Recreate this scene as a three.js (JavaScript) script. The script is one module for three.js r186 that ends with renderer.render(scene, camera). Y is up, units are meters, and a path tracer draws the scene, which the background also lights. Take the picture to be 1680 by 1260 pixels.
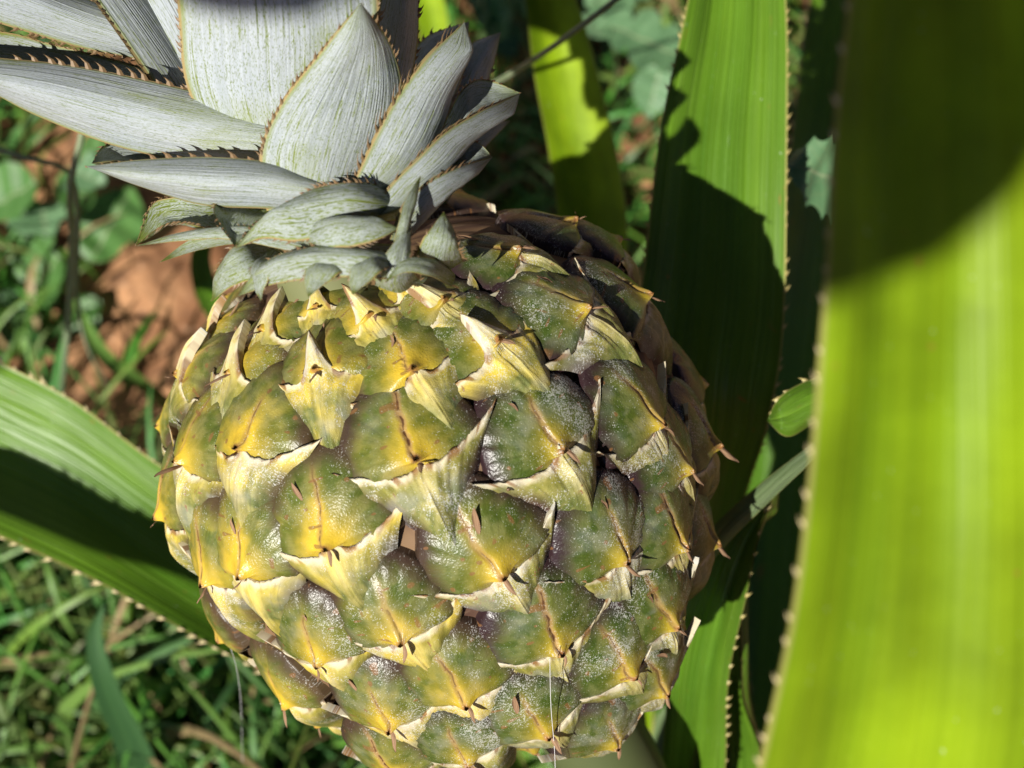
import * as THREE from 'three';
import { Sky } from 'three/addons/objects/Sky.js';
import { mergeGeometries } from 'three/addons/utils/BufferGeometryUtils.js';

// ---------------------------------------------------------------- camera, sky, sun, exposure
const V3 = (x, y, z) => new THREE.Vector3(x, y, z);
const scene = new THREE.Scene();
const W0 = 1680, H0 = 1260, FPX = 2558;                    // photograph size and focal length in its pixels
const PITCH = 60 * Math.PI / 180;                          // the camera looks steeply down at the plant
const camera = new THREE.PerspectiveCamera(2 * Math.atan(H0 / 2 / FPX) * 180 / Math.PI, W0 / H0, 0.01, 400);
const CAM = V3(0, 0.56, 0.26);
camera.position.copy(CAM);
const FWD = V3(0, -Math.sin(PITCH), -Math.cos(PITCH)), UP = V3(0, Math.cos(PITCH), -Math.sin(PITCH)), RIGHT = V3(1, 0, 0);
camera.up.copy(UP);
camera.lookAt(CAM.clone().add(FWD));
camera.focus = 0.262;
camera.userData.fStop = 18;
const fromView = (x, y, z) => RIGHT.clone().multiplyScalar(x).addScaledVector(UP, y).addScaledVector(FWD, -z);

const SUN = fromView(-0.405, -0.272, 0.873).normalize();
const sky = new Sky();
sky.name = 'sky';
sky.scale.setScalar(300);
sky.material.uniforms.sunPosition.value.copy(SUN);
sky.material.uniforms.turbidity.value = 1;
sky.material.uniforms.rayleigh.value = 0.35;
sky.material.uniforms.mieCoefficient.value = 0.002;
sky.userData.kind = 'structure';
scene.add(sky);
scene.environmentIntensity = 0.1;
const sun = new THREE.DirectionalLight(new THREE.Color(1, 0.96, 0.88), 5);
sun.position.copy(SUN).multiplyScalar(3);
sun.castShadow = true;
sun.shadow.mapSize.set(4096, 4096);
Object.assign(sun.shadow.camera, { left: -1, right: 1, top: 1, bottom: -1, near: 0.1, far: 8 });
scene.add(sun, sun.target);
const renderer = new THREE.WebGLRenderer({ antialias: true });
renderer.setSize(1024, 768);
renderer.toneMapping = THREE.LinearToneMapping;
renderer.toneMappingExposure = 1.35;
renderer.shadowMap.enabled = true;

// ---------------------------------------------------------------- helpers
const P = (px, py, d) => CAM.clone().addScaledVector(RIGHT, (px - 840) / FPX * d).addScaledVector(UP, -(py - 630) / FPX * d).addScaledVector(FWD, d);
const rayDir = (px, py) => RIGHT.clone().multiplyScalar((px - 840) / FPX).addScaledVector(UP, -(py - 630) / FPX).add(FWD);
const onGround = (px, py, y = 0) => { const r = rayDir(px, py); return CAM.clone().addScaledVector(r, (y - CAM.y) / r.y); };
const toPx = (p) => { const q = p.clone().sub(CAM), d = q.dot(FWD); return [840 + q.dot(RIGHT) / d * FPX, 630 - q.dot(UP) / d * FPX, d]; };
function rng(seed) { let a = seed >>> 0; return () => { a = (a + 0x6D2B79F5) >>> 0; let t = a; t = Math.imul(t ^ (t >>> 15), t | 1); t ^= t + Math.imul(t ^ (t >>> 7), t | 61); return ((t ^ (t >>> 14)) >>> 0) / 4294967296; }; }
function hash(x, y, s) { let h = (Math.imul(x, 374761393) + Math.imul(y, 668265263) + Math.imul(s, 1274126177)) | 0; h = Math.imul(h ^ (h >>> 13), 1274126177); return ((h ^ (h >>> 16)) >>> 0) / 4294967296; }
function noise(x, y, s = 0) {
  const xi = Math.floor(x), yi = Math.floor(y), fx = x - xi, fy = y - yi, u = fx * fx * (3 - 2 * fx), v = fy * fy * (3 - 2 * fy);
  const a = hash(xi, yi, s), b = hash(xi + 1, yi, s), c = hash(xi, yi + 1, s), d = hash(xi + 1, yi + 1, s);
  return a + (b - a) * u + (c - a) * v + (a - b - c + d) * u * v;
}
const fbm = (x, y, s = 0, o = 3) => { let t = 0, a = 0.5, n = 0; for (let i = 0; i < o; i++) { t += a * noise(x, y, s + i * 17); n += a; a *= 0.5; x *= 2.03; y *= 2.03; } return t / n; };
const clamp = (x, a = 0, b = 1) => Math.min(b, Math.max(a, x));
const sm = (a, b, x) => { const t = clamp((x - a) / (b - a)); return t * t * (3 - 2 * t); };
const mix = (a, b, t) => [a[0] + (b[0] - a[0]) * t, a[1] + (b[1] - a[1]) * t, a[2] + (b[2] - a[2]) * t];
const toS = (x) => { x = clamp(x); return 255 * (x <= 0.0031308 ? 12.92 * x : 1.055 * Math.pow(x, 1 / 2.4) - 0.055); };
function tex(w, h, f, wrap = true) {                        // f(u, v) -> linear [r, g, b]; v upwards
  const d = new Uint8Array(w * h * 4);
  for (let j = 0; j < h; j++) for (let i = 0; i < w; i++) { const c = f((i + 0.5) / w, (j + 0.5) / h), k = 4 * (j * w + i); d[k] = toS(c[0]); d[k + 1] = toS(c[1]); d[k + 2] = toS(c[2]); d[k + 3] = 255; }
  const t = new THREE.DataTexture(d, w, h); t.colorSpace = THREE.SRGBColorSpace; t.magFilter = THREE.LinearFilter; t.minFilter = THREE.LinearMipmapLinearFilter; t.generateMipmaps = true;
  t.wrapS = t.wrapT = wrap ? THREE.RepeatWrapping : THREE.ClampToEdgeWrapping; t.needsUpdate = true; return t;
}
function grey(w, h, f) {
  const d = new Uint8Array(w * h * 4);
  for (let j = 0; j < h; j++) for (let i = 0; i < w; i++) { const c = 255 * clamp(f((i + 0.5) / w, (j + 0.5) / h)), k = 4 * (j * w + i); d[k] = d[k + 1] = d[k + 2] = c; d[k + 3] = 255; }
  const t = new THREE.DataTexture(d, w, h); t.magFilter = THREE.LinearFilter; t.wrapS = t.wrapT = THREE.RepeatWrapping; t.needsUpdate = true; return t;
}
const mat = (o) => new THREE.MeshPhysicalMaterial({ side: THREE.DoubleSide, ...o });
function mesh(name, g, m, parent = scene) { const o = new THREE.Mesh(g, m); o.name = name; o.castShadow = o.receiveShadow = true; parent.add(o); return o; }
const used = {};
function numbered(n) { used[n] = (used[n] ?? -1) + 1; return used[n] ? `${n}_${String(used[n]).padStart(3, '0')}` : n; }
function tag(o, label, category, group, kind) { if (label) o.userData.label = label; if (category) o.userData.category = category; if (group) o.userData.group = group; if (kind) o.userData.kind = kind; return o; }
function thing(name, label, category, pos = V3(0, 0, 0), group) { const o = new THREE.Group(); o.name = numbered(name); o.position.copy(pos); scene.add(o); return tag(o, label, category, group, 'thing'); }
function gridGeo(nu, nv, f) {                               // f(i/nu, j/nv) -> [x,y,z,u,v]
  const pos = [], uv = [], idx = [];
  for (let j = 0; j <= nv; j++) for (let i = 0; i <= nu; i++) { const p = f(i / nu, j / nv, i, j); pos.push(p[0], p[1], p[2]); uv.push(p[3], p[4]); }
  for (let j = 0; j < nv; j++) for (let i = 0; i < nu; i++) { const a = j * (nu + 1) + i, b = a + 1, c = a + nu + 1, d = c + 1; idx.push(a, b, d, a, d, c); }
  const g = new THREE.BufferGeometry(); g.setAttribute('position', new THREE.Float32BufferAttribute(pos, 3)); g.setAttribute('uv', new THREE.Float32BufferAttribute(uv, 2)); g.setIndex(idx); g.computeVertexNormals(); return g;
}

// ---------------------------------------------------------------- ground
const soilTex = tex(1024, 1024, (u, v) => {
  const n = fbm(u * 14, v * 14, 3, 5), f = noise(u * 220, v * 220, 9), s = noise(u * 60, v * 60, 12);
  let c = mix([0.23, 0.10, 0.042], [0.52, 0.27, 0.13], sm(0.25, 0.72, n * 0.75 + s * 0.25));
  c = mix(c, [0.58, 0.36, 0.22], sm(0.8, 0.97, f) * 0.6);
  return mix(c, [0.09, 0.045, 0.025], sm(0.74, 0.9, noise(u * 90, v * 90, 21)) * 0.6);
});
const soilBump = grey(512, 512, (u, v) => fbm(u * 40, v * 40, 5, 4));
const gMat = mat({ map: soilTex, bumpMap: soilBump, bumpScale: 0.004, roughness: 0.95 });
const groundY = (x, z) => { const f = Math.exp(-(x * x + z * z) / 2); return f * ((fbm(x * 9 + 50, z * 9 + 50, 31, 4) - 0.5) * 0.05 + (fbm(x * 45 + 9, z * 45 + 9, 41, 3) - 0.5) * 0.022); };
{
  const a = [0]; let st = 0.0075; while (a[a.length - 1] < 120) { const l = a[a.length - 1]; if (l > 0.6) st *= 1.35; a.push(l + st); }
  const ax = [...a.slice(1).map((x) => -x).reverse(), ...a], n = ax.length - 1;
  const g = gridGeo(n, n, (s, t, i, j) => { const x = ax[i] - 0.03, z = -(ax[j]) - 0.05; return [x, groundY(x, z), z, x * 2.2, z * 2.2]; });
  const o = mesh('ground', g, gMat); tag(o, null, null, null, 'structure');
}

// ---------------------------------------------------------------- blade leaves: two margins, a curved cross-section, real thickness, hooked spines
const curve = (pts, n) => { const c = new THREE.CatmullRomCurve3(pts, false, 'centripetal'); return c.getPoints(n); };
const asP = (a) => Array.isArray(a) ? P(a[0], a[1], a[2]) : a.clone();
function spine(at, out, along, nrm, len, wid) {             // a flat hooked thorn, 3 rings
  const pos = [], rings = [[0, 1], [0.45, 0.55], [0.8, 0.22]];
  const c = (q) => at.clone().addScaledVector(out, len * q * (1 - 0.25 * q)).addScaledVector(along, len * (0.15 * q + 0.75 * q * q));
  const R = rings.map(([q, w]) => { const o = c(q); return [[1, 0], [0, 0.4], [-1, 0], [0, -0.4]].map(([k, m]) => o.clone().addScaledVector(along, k * w * wid).addScaledVector(nrm, m * w * wid)); });
  const tip = c(1), put = (...v) => v.forEach((p) => pos.push(p.x, p.y, p.z));
  for (let r = 0; r < 2; r++) for (let k = 0; k < 4; k++) { const a = R[r][k], b = R[r][(k + 1) % 4], d = R[r + 1][(k + 1) % 4], e = R[r + 1][k]; put(a, b, d, a, d, e); }
  for (let k = 0; k < 4; k++) put(R[2][k], R[2][(k + 1) % 4], tip);
  return pos;
}
function blade(name, parent, m, o) {
  const { L, R, bulge = 0.002, fold = 0, nt = 48, ns = 14, th = 0.0012, sp = 0.0024, len = 0.002, wid = 0.0008, spines = 'both', spineMat, wave = 0, flute = 0, seed = 1, sideways = 1, v0 = 0, v1 = 1 } = o;
  const l = curve(L.map(asP), nt), r = curve(R.map(asP), nt), rnd = rng(seed * 77 + 5);
  const al = [], nn = [], ac = [];
  for (let j = 0; j <= nt; j++) {
    const a = Math.max(0, j - 1), b = Math.min(nt, j + 1);
    const t = l[b].clone().add(r[b]).sub(l[a]).sub(r[a]).normalize(); let x = r[j].clone().sub(l[j]); if (x.length() < 1e-5) x = ac[j - 1].clone(); x.normalize();
    const n = x.clone().cross(t).normalize(); if (j > 0 ? n.dot(nn[j - 1]) < 0 : n.dot(FWD) > 0) n.negate();
    al.push(t); ac.push(x); nn.push(n);
  }
  const at = (s, j, back) => {                              // s -1..1
    const w = l[j].distanceTo(r[j]), p = l[j].clone().lerp(r[j], (s + 1) / 2);
    const b = (typeof bulge === 'function' ? bulge(j / nt) : bulge), q = Math.min(1, w / 0.006);
    let h = q * (b * (1 - s * s) + fold * (1 - Math.abs(s))) + wave * q * (fbm(s * 1.4 + seed, j / nt * 5, seed, 2) - 0.5);
    if (flute) h += q * flute * (Math.sin(s * 5.5 + 1.1 * noise(j / nt * 4, 2, seed)) + 0.6 * Math.sin(s * 13 + seed + 2 * noise(j / nt * 5, 7, seed)));
    if (back) h -= q * th * (1 - Math.pow(Math.abs(s), 4) * 0.75);
    return p.addScaledVector(nn[j], h);
  };
  const side = (back) => gridGeo(ns, nt, (u, v, i, j) => { const p = at(u * 2 - 1, j, back); return [p.x, p.y, p.z, u, v0 + (v1 - v0) * v]; });
  const g = mesh(name, mergeGeometries([side(false), side(true)]), m, parent);
  if (spines !== 'none') {
    const pos = [];
    for (const [edge, sg] of [[l, -1], [r, 1]]) {
      if (spines === 'left' && sg > 0 || spines === 'right' && sg < 0) continue;
      let acc = 0, next = sp * (0.3 + rnd());
      for (let j = 1; j <= nt; j++) {
        const seg = edge[j].distanceTo(edge[j - 1]); acc += seg;
        while (acc > next) {
          const k = 1 - (acc - next) / Math.max(seg, 1e-6), p = edge[j - 1].clone().lerp(edge[j], k), z = 0.4 + 1.0 * rnd();
          const tan = edge[j].clone().sub(edge[j - 1]).normalize(), w = l[j].distanceTo(r[j]);
          const out = ac[j].clone().multiplyScalar(sg); out.addScaledVector(tan, -out.dot(tan)).normalize();
          const taper = clamp(w / 0.006, 0.35, 1);
          p.addScaledVector(out, -0.0002);
          if (rnd() > 0.08) pos.push(...spine(p, out, tan, nn[j], len * z * taper, wid * taper * (0.85 + 0.3 * rnd())));
          next += sp * (0.6 + 0.8 * rnd());
        }
      }
    }
    const sg = new THREE.BufferGeometry(); sg.setAttribute('position', new THREE.Float32BufferAttribute(pos, 3)); sg.computeVertexNormals();
    if (pos.length) mesh('spines', sg, spineMat, g);
  }
  return g;
}

// ---------------------------------------------------------------- the pineapple: fruit
const FC = P(745, 808, 0.302);                               // centre of the fruit
const AX = fromView(-0.39, 0.766, 0.515).normalize();       // its axis, crown upwards
const RA = 0.0497, RC = 0.0535;
const profile = (t) => RA * Math.pow(Math.max(0, 1 - Math.pow(Math.abs(t), 2.7)), 1 / 2.3) * (1 - 0.29 * sm(0.15, -1, t));   // radius at height t*RC
const E1 = FWD.clone().negate().addScaledVector(AX, FWD.dot(AX)).normalize(), E2 = AX.clone().cross(E1).normalize();   // E1 faces the camera
const solid = (p, off) => { const q = p.clone().sub(FC), h = q.dot(AX), r = Math.sqrt(Math.max(0, q.lengthSq() - h * h)); return Math.pow(r / (RA + off), 2.3) + Math.pow(Math.abs(h) / (RC + off), 2.7) - 1; };
function hitFruit(px, py, off) {
  const r = rayDir(px, py); let d = 0.2, best = null, bv = 1e9;
  for (; d < 0.31; d += 0.0004) { const p = CAM.clone().addScaledVector(r, d), v = solid(p, off); if (v < bv) { bv = v; best = p; } if (v < 0) return p; }
  return best;
}
const normalAt = (p) => { const e = 1e-4, f = (x, y, z) => solid(p.clone().add(V3(x, y, z)), 0.003); return V3(f(e, 0, 0) - f(-e, 0, 0), f(0, e, 0) - f(0, -e, 0), f(0, 0, e) - f(0, 0, -e)).normalize(); };

// --- shape of one eye (units of its radius): a pad with a rounded rim that rises to a beak near its lower edge
const BY = -0.50;
const rimR = (th, sd) => { const c = Math.cos(th), s = Math.sin(th); const up = 1.36, lo = 0.27; const ry = s > 0 ? up : lo; return 1 / Math.sqrt(c * c / 0.98 + s * s / (ry * ry)) * (1 + 0.05 * (noise(c * 2 + 7, s * 2 + 7, sd) - 0.5) * 2); };
const seamX = (y, sd) => 0.22 * (noise(y * 2.6, 3.3, sd + 5) - 0.5) + 0.05 * (noise(y * 8, 1.3, sd + 6) - 0.5) + (hash(sd, 3, 1) - 0.5) * 0.25 * (y - BY);
const seamK = (sd) => [1, 0.25, 0.7, 0.45][Math.floor(hash(sd, 5, 5) * 4)];
function eyeHeight(x, y, s, th, sd) {
  const H = 0.37 + 0.07 * (hash(sd, 1, 2) - 0.5);
  let h = H * (0.66 * Math.pow(Math.max(0, 1 - Math.pow(s, 3.4)), 0.6) + 0.36 * Math.pow(1 - s, 1.7));
  const dx = x - seamX(y, sd), len = sm(0.92, 0.15, s) * sm(0.2, 0.5, Math.sin(th) + 0.2) * seamK(sd);
  h -= 0.045 * Math.exp(-dx * dx / 0.0010) * len;                                                     // the seam between the sepals
  h += 0.05 * (dx > 0 ? 1 : -1) * (hash(sd, 8, 2) - 0.5) * Math.exp(-Math.abs(dx) / 0.22) * len;        // one sepal lies over the other
  const lobes = Math.cos(3 * (th - Math.PI / 2) + hash(sd, 4, 4) * 2);
  h += 0.028 * lobes * s * (1 - s * s);
  const rib = noise(th * 9 + 40, s * 1.2, sd + 20) - 0.5;
  h += 0.06 * rib * sm(0.35, 0.8, s) * sm(1.02, 0.93, s);                                            // radial wrinkles towards the rim
  h += 0.05 * (fbm(x * 2.2 + 9, y * 2.2 + 9, sd + 30, 2) - 0.5);
  return h - 0.10;
}
function eyeGeo(sd, nth, nsr) {
  const q = 1 / 4.2;                                                                                  // curvature of the fruit in eye radii
  const g = gridGeo(nth, nsr, (u, v) => {
    const th = u * Math.PI * 2, s = Math.pow(v, 0.85), R = rimR(th, sd) * (v >= 1 ? 1.0 : 1);
    const x = Math.cos(th) * R * s, y = BY + Math.sin(th) * R * s;
    const over = Math.exp(-s * s / 0.05), skirt = v >= 1 ? 0.30 : 0;
    return [x, y - 0.10 * over, eyeHeight(x, y, s, th, sd) - q * (x * x + y * y) * 0.5 + 0.10 * Math.exp(-s * s / 0.012) - skirt, x / 2.5 + 0.5, y / 2.5 + 0.5];
  });
  // close the polar seam's normals
  const n = g.attributes.normal; for (let j = 0; j <= nsr; j++) { const a = j * (nth + 1), b = a + nth; n.setXYZ(b, n.getX(a), n.getY(a), n.getZ(a)); }
  for (let i = 0; i <= nth; i++) n.setXYZ(i, 0, -0.3, 0.95);
  return g;
}
// --- shape of one bract: a three-pointed scale, wings along the eye's lower rim, point over the beak, foot wedged between the eyes below
const bractXY = (u, v, sp, sd) => {
  const au = Math.abs(u);
  const lean = (hash(sd, 6, 6) - 0.5) * 0.5;
  const topY = -0.70 + 0.52 * Math.pow(au, 1.7) + sp * Math.exp(-Math.pow(au / (0.10 + 0.06 * sp), 1.35)) + 0.035 * (noise(u * 16 + 30, 2.2, sd) - 0.5) + 0.025 * (noise(u * 40 + 30, 2.2, sd + 3) - 0.5);
  const y = -2.0 + (topY + 2.0) * v, spk = Math.max(0, y + 0.56);
  return [u * 1.18 * Math.pow(v, 1.08) + 0.05 * (noise(v * 3, 1, sd + 2) - 0.5) + lean * spk * 0.6, y, topY];
};
const eyeAt = (x, y, sd) => { const dy = y - BY, th = Math.atan2(dy, x), d = Math.hypot(x, dy), t = d / rimR(th, sd); return t < 1 ? eyeHeight(x, y, t, th, sd) : -0.10; };
function bractGeo(sd, sp, nu, nv) {
  const q = 1 / 4.2, hug = sp > 0.6 ? 0.3 : 1;
  return gridGeo(nu, nv + 1, (a, b, i, j) => {
    const w = a * 2 - 1, u = Math.sign(w) * Math.pow(Math.abs(w), 1.5), lip = j > nv, v = Math.min(1, j / nv);
    const [x, y] = bractXY(u, v, sp, sd), au = Math.abs(u), spk = Math.max(0, y + 0.56);
    const rim = Math.max(0.06, eyeAt(x, clamp(y, BY - 0.15, BY), 11) * (1 - 0.15 * au));
    let z = (rim + 0.025) * (1 - Math.pow(1 - v, 1.7)) * (1 - 0.25 * au * au) - 0.01;
    z += 0.10 * Math.sin(Math.PI * Math.pow(v, 0.7)) * (1 - Math.pow(au, 2));                                    // puffed body
    z += 0.09 * Math.exp(-au / 0.16) * Math.sin(Math.PI * v);                                                    // keel
    z -= 0.25 * Math.pow(au, 1.3) * sm(0.84, 0.40, v);                                                           // flanks run down into the creases
    z -= 0.27 * Math.pow(1 - v, 2.0);                                                                            // the foot dips under the eyes below
    z += 0.10 * (fbm(u * 3 + 4, v * 3 + 4, sd + 9, 3) - 0.5) * sm(0, 0.2, v);
    z += 0.035 * (noise(u * 14, v * 2.5, sd + 12) - 0.5) * sm(0.3, 0.9, v);
    z += spk * (hug * 0.12 + (1 - hug) * 0.25 + 0.25 * (hash(sd, 9, 9) - 0.5)) + 0.03 * sm(0.1, 0.5, spk);
    if (lip) z -= 0.16;
    return [x, y - (lip ? 0.02 : 0), z - q * (x * x + y * y) * 0.5, a, v];
  });
}
// --- colours of eye and bract. ripe 0: olive with purple rim, much white meal and painted shade of the dark side; 1: yellow
const EYES = 8, TS = 512;
const speck = (x, y, sd, dens) => { const a = noise(x * 78, y * 78, sd + 50), b = noise(x * 135, y * 135, sd + 51), c = noise(x * 34, y * 34, sd + 52); return sm(1.02 - dens * 0.55, 1.10 - dens * 0.55, 0.5 * a + 0.45 * b + 0.17 * c); };
function eyeTex(sd, ripeLit) {
  return tex(TS, TS, (tu, tv) => {
    const x = (tu - 0.5) * 2.5, y = (tv - 0.5) * 2.5, dx = x, dy = y - BY, th = Math.atan2(dy, dx), d = Math.hypot(dx, dy), s = d / rimR(th, sd);
    const n1 = fbm(x * 2.5 + 5, y * 2.5 + 5, sd, 4), n2 = fbm(x * 7 + 5, y * 7 + 5, sd + 1, 3);
    let c = mix(mix([0.048, 0.078, 0.012], [0.085, 0.110, 0.018], ripeLit), mix([0.115, 0.135, 0.040], [0.160, 0.165, 0.048], ripeLit), sm(0.3, 0.7, n2));  // low end also darkened: shaded side of the fruit put into the colour
    c = mix(c, [0.33, 0.29, 0.045], ripeLit * 0.45 * sm(0.35, 0.8, n1));
    const st = noise(th * 22 + 60, s * 2.5, sd + 3) * 0.6 + noise(th * 60 + 60, s * 5, sd + 4) * 0.4;
    const k = 1 + 0.55 * (st - 0.5) * sm(0.25, 0.7, s); c = c.map((e) => e * k);
    const yel = Math.exp(-d * d / (0.06 + 0.09 * ripeLit)) * 1.1 + 0.4 * ripeLit * sm(0.52, 0.72, n1) * sm(1, 0.3, s) + 0.5 * Math.exp(-Math.pow(x - seamX(y, sd), 2) / 0.012) * sm(0.9, 0.2, s);
    c = mix(c, [0.68, 0.46, 0.035], clamp(yel) * (0.55 + 0.35 * ripeLit) * (0.7 + 0.5 * n2));
    c = mix(c, [0.34, 0.34, 0.33], 0.20 * sm(0.5, 0.8, fbm(x * 3 + 40, y * 3 + 40, sd + 90, 4)) * (1.1 - ripeLit));
    const rim = sm(0.66 - 0.08 * (1 - ripeLit), 0.93, s + 0.16 * (n2 - 0.5) + 0.07 * (st - 0.5));
    c = mix(c, mix([0.028, 0.012, 0.018], [0.10, 0.05, 0.03], ripeLit * 0.55), rim * (0.97 - 0.15 * ripeLit));  // real purple rim, widened and deepened to paint in crease shade
    const sx = Math.abs(x - seamX(y, sd)), sl = sm(0.80, 0.55, s + 0.3 * (hash(sd, 2, 7) - 0.5)) * (dy > 0 ? 1 : 0) * seamK(sd);
    const wob = noise(y * 20, 5, sd + 8);
    c = mix(c, [0.34, 0.20, 0.09], sm(0.06 + 0.03 * wob, 0.02, sx) * sl * 0.75);
    c = mix(c, [0.10, 0.048, 0.022], sm(0.022, 0.006, sx + 0.014 * (wob - 0.5)) * sl * sm(0.25, 0.5, noise(y * 9, 2, sd + 9)));
    c = mix(c, [0.20, 0.095, 0.035], sm(0.90, 0.94, noise(x * 6 + 3, y * 9 + 3, sd + 66)) * 0.7);
    c = mix(c, [0.30, 0.13, 0.05], sm(0.12, 0.03, d) * 0.8);
    const dens = (0.40 - 0.22 * ripeLit) + 0.42 * sm(0.45, 0.75, fbm(x * 2 + 20, y * 2 + 20, sd + 70, 3)) * (1 - 0.4 * ripeLit) + 0.15 * sm(0.2, -0.4, dy) + 0.2 * x * (1 - ripeLit);
    return mix(c, [0.60, 0.60, 0.57], speck(x, y, sd, dens) * 0.55);
  }, false);
}
function bractTex(sd, sp, ripeLit) {
  return tex(TS, TS, (a, v) => {
    const w = a * 2 - 1, u = Math.sign(w) * Math.pow(Math.abs(w), 1.5), au = Math.abs(u), [x, y] = bractXY(u, v, sp, sd);
    const n1 = fbm(x * 2.6 + 8, y * 2.6 + 8, sd + 100, 4), n2 = fbm(x * 8 + 8, y * 8 + 8, sd + 101, 3);
    let c = mix([0.10, 0.125, 0.028], [0.24, 0.235, 0.075], sm(0.3, 0.7, n2));
    c = mix(c, [0.62, 0.47, 0.06], clamp((0.25 + 0.75 * ripeLit) * (0.8 * sm(0.55, 1, v) * (0.4 + n1) + 0.9 * Math.exp(-u * u / 0.018) * sm(0.2, 0.8, v) + 0.7 * ripeLit * sm(0.45, 0.7, n1))));
    c = mix(c, [0.055, 0.022, 0.028], sm(0.34, 0.86, au + 0.35 * (n2 - 0.5)) * sm(0.97, 0.62, v + 0.2 * (n1 - 0.5)) * (0.95 - 0.35 * ripeLit));  // purple flanks, made darker so the colour carries shade around the creases
    const lng = noise(u * 26 + 50, v * 4, sd + 110); const k = 1 + 0.4 * (lng - 0.5); c = c.map((e) => e * k);
    const spk = sm(-0.62, -0.15, y) * sm(0.5, 0.1, au);
    c = mix(c, [0.70, 0.62, 0.36], spk * 0.75 * (0.35 + 0.65 * sm(0.3, 0.6, n2)));
    c = mix(c, [0.66, 0.57, 0.30], 0.6 * Math.exp(-au / 0.10) * sm(0.25, 0.75, v) * (0.4 + n2));
    const edge = sm(0.87, 0.975, v + 0.07 * (n2 - 0.5));
    c = mix(c, mix([0.66, 0.58, 0.42], [0.24, 0.11, 0.05], sm(0.55, 0.75, noise(u * 12 + 4, v * 6, sd + 120))), edge * 0.85);
    c = mix(c, [0.25, 0.11, 0.05], sm(0.8, 1, v) * spk * sm(0.55, 0.8, noise(x * 22, y * 6, sd + 125)) * 0.8);
    c = mix(c, [0.22, 0.10, 0.045], sm(0.86, 0.93, 0.8 * noise(x * 11 + 3, y * 3.5 + 3, sd + 66) + 0.2 * noise(x * 40, y * 40, sd + 67)) * 0.8);
    const dens = (0.40 - 0.20 * ripeLit) + 0.48 * sm(0.42, 0.72, fbm(x * 2.4 + 33, y * 2.4 + 33, sd + 130, 3)) + 0.12 * x * (1 - ripeLit);
    c = mix(c, [0.42, 0.42, 0.41], 0.26 * sm(0.50, 0.78, fbm(x * 3 + 40, y * 3 + 40, sd + 90, 4)));
    return mix(c, [0.62, 0.62, 0.60], speck(x, y, sd + 7, dens) * 0.6);
  }, false);
}
const mealBump = grey(512, 512, (u, v) => 0.5 * noise(u * 128, v * 128, 3) + 0.3 * noise(u * 256, v * 256, 5) + 0.2 * fbm(u * 24, v * 24, 4, 2));
const skinMat = (map, o = {}) => mat({ map, bumpMap: mealBump, bumpScale: 0.00007, roughness: 0.33, specularIntensity: 0.65, ...o });
const eyeKit = [], bractKit = [];
for (let k = 0; k < EYES; k++) {
  const sd = 11 + k * 13;
  eyeKit.push({ g: eyeGeo(sd, 88, 26), m: [0.04, 0.42, 0.8].map((r) => skinMat(eyeTex(sd, r))) });
  const sp = [0.16, 0.28, 0.10, 0.22, 0.18, 0.12, 0.25, 0.2][k];
  bractKit.push({ g: bractGeo(sd, sp, 56, 26), m: [0.05, 0.62].map((r) => skinMat(bractTex(sd, sp, r), { roughness: 0.55 })) });
}
const topBract = [0, 1, 2].map((k) => { const sd = 311 + k * 17, sp = [0.95, 0.78, 1.1][k]; return { g: bractGeo(sd, sp, 56, 30), m: [0.1, 0.75].map((r) => skinMat(bractTex(sd, sp, r), { roughness: 0.55 })) }; });
const lowEye = eyeGeo(11, 36, 9), lowBract = bractGeo(11, 0.3, 20, 8);
const scaleMat = mat({ map: tex(64, 128, (u, v) => mix([0.13, 0.06, 0.03], [0.40, 0.25, 0.14], fbm(u * 8, v * 3, 4, 3))), roughness: 0.8 });
const scaleGeo = [0, 1, 2].map((k) => gridGeo(6, 12, (a, b) => {                                 // a dry curled sliver, in metres
  const w = (a - 0.5) * 0.0008 * Math.pow(Math.sin(Math.PI * clamp(0.08 + b * 0.9)), 0.8) * (1 + 0.4 * k), y = (b - 0.3) * (0.0034 + 0.0012 * k);
  return [w + 0.0005 * Math.sin(b * 3 + k), y, 0.0004 + 0.0009 * b * b + 5e2 * w * w + 0.0002 * noise(a * 5, b * 5, k), a, b];
}));

const pineapple = thing('pineapple', 'ripening pineapple with scaly eyes and a grey spiny crown, filling the centre', 'pineapple');
{ // the rind under the scales, brown and wrinkled where it shows between them
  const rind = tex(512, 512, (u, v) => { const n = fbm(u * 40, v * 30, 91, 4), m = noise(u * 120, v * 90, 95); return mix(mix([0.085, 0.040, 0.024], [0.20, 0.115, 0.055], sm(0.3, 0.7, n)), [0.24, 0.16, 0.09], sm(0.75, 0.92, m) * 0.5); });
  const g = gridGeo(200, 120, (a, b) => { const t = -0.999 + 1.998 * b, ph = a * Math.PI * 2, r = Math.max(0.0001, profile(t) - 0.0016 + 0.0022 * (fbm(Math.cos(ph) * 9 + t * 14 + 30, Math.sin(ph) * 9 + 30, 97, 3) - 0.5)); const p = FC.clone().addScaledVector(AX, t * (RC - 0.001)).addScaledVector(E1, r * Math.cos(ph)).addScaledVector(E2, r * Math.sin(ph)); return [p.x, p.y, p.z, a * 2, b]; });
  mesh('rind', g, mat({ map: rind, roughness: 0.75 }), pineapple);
}
const BASE = V3(0.04, 0, 0.185);                                                                 // where the plant stands
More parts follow.
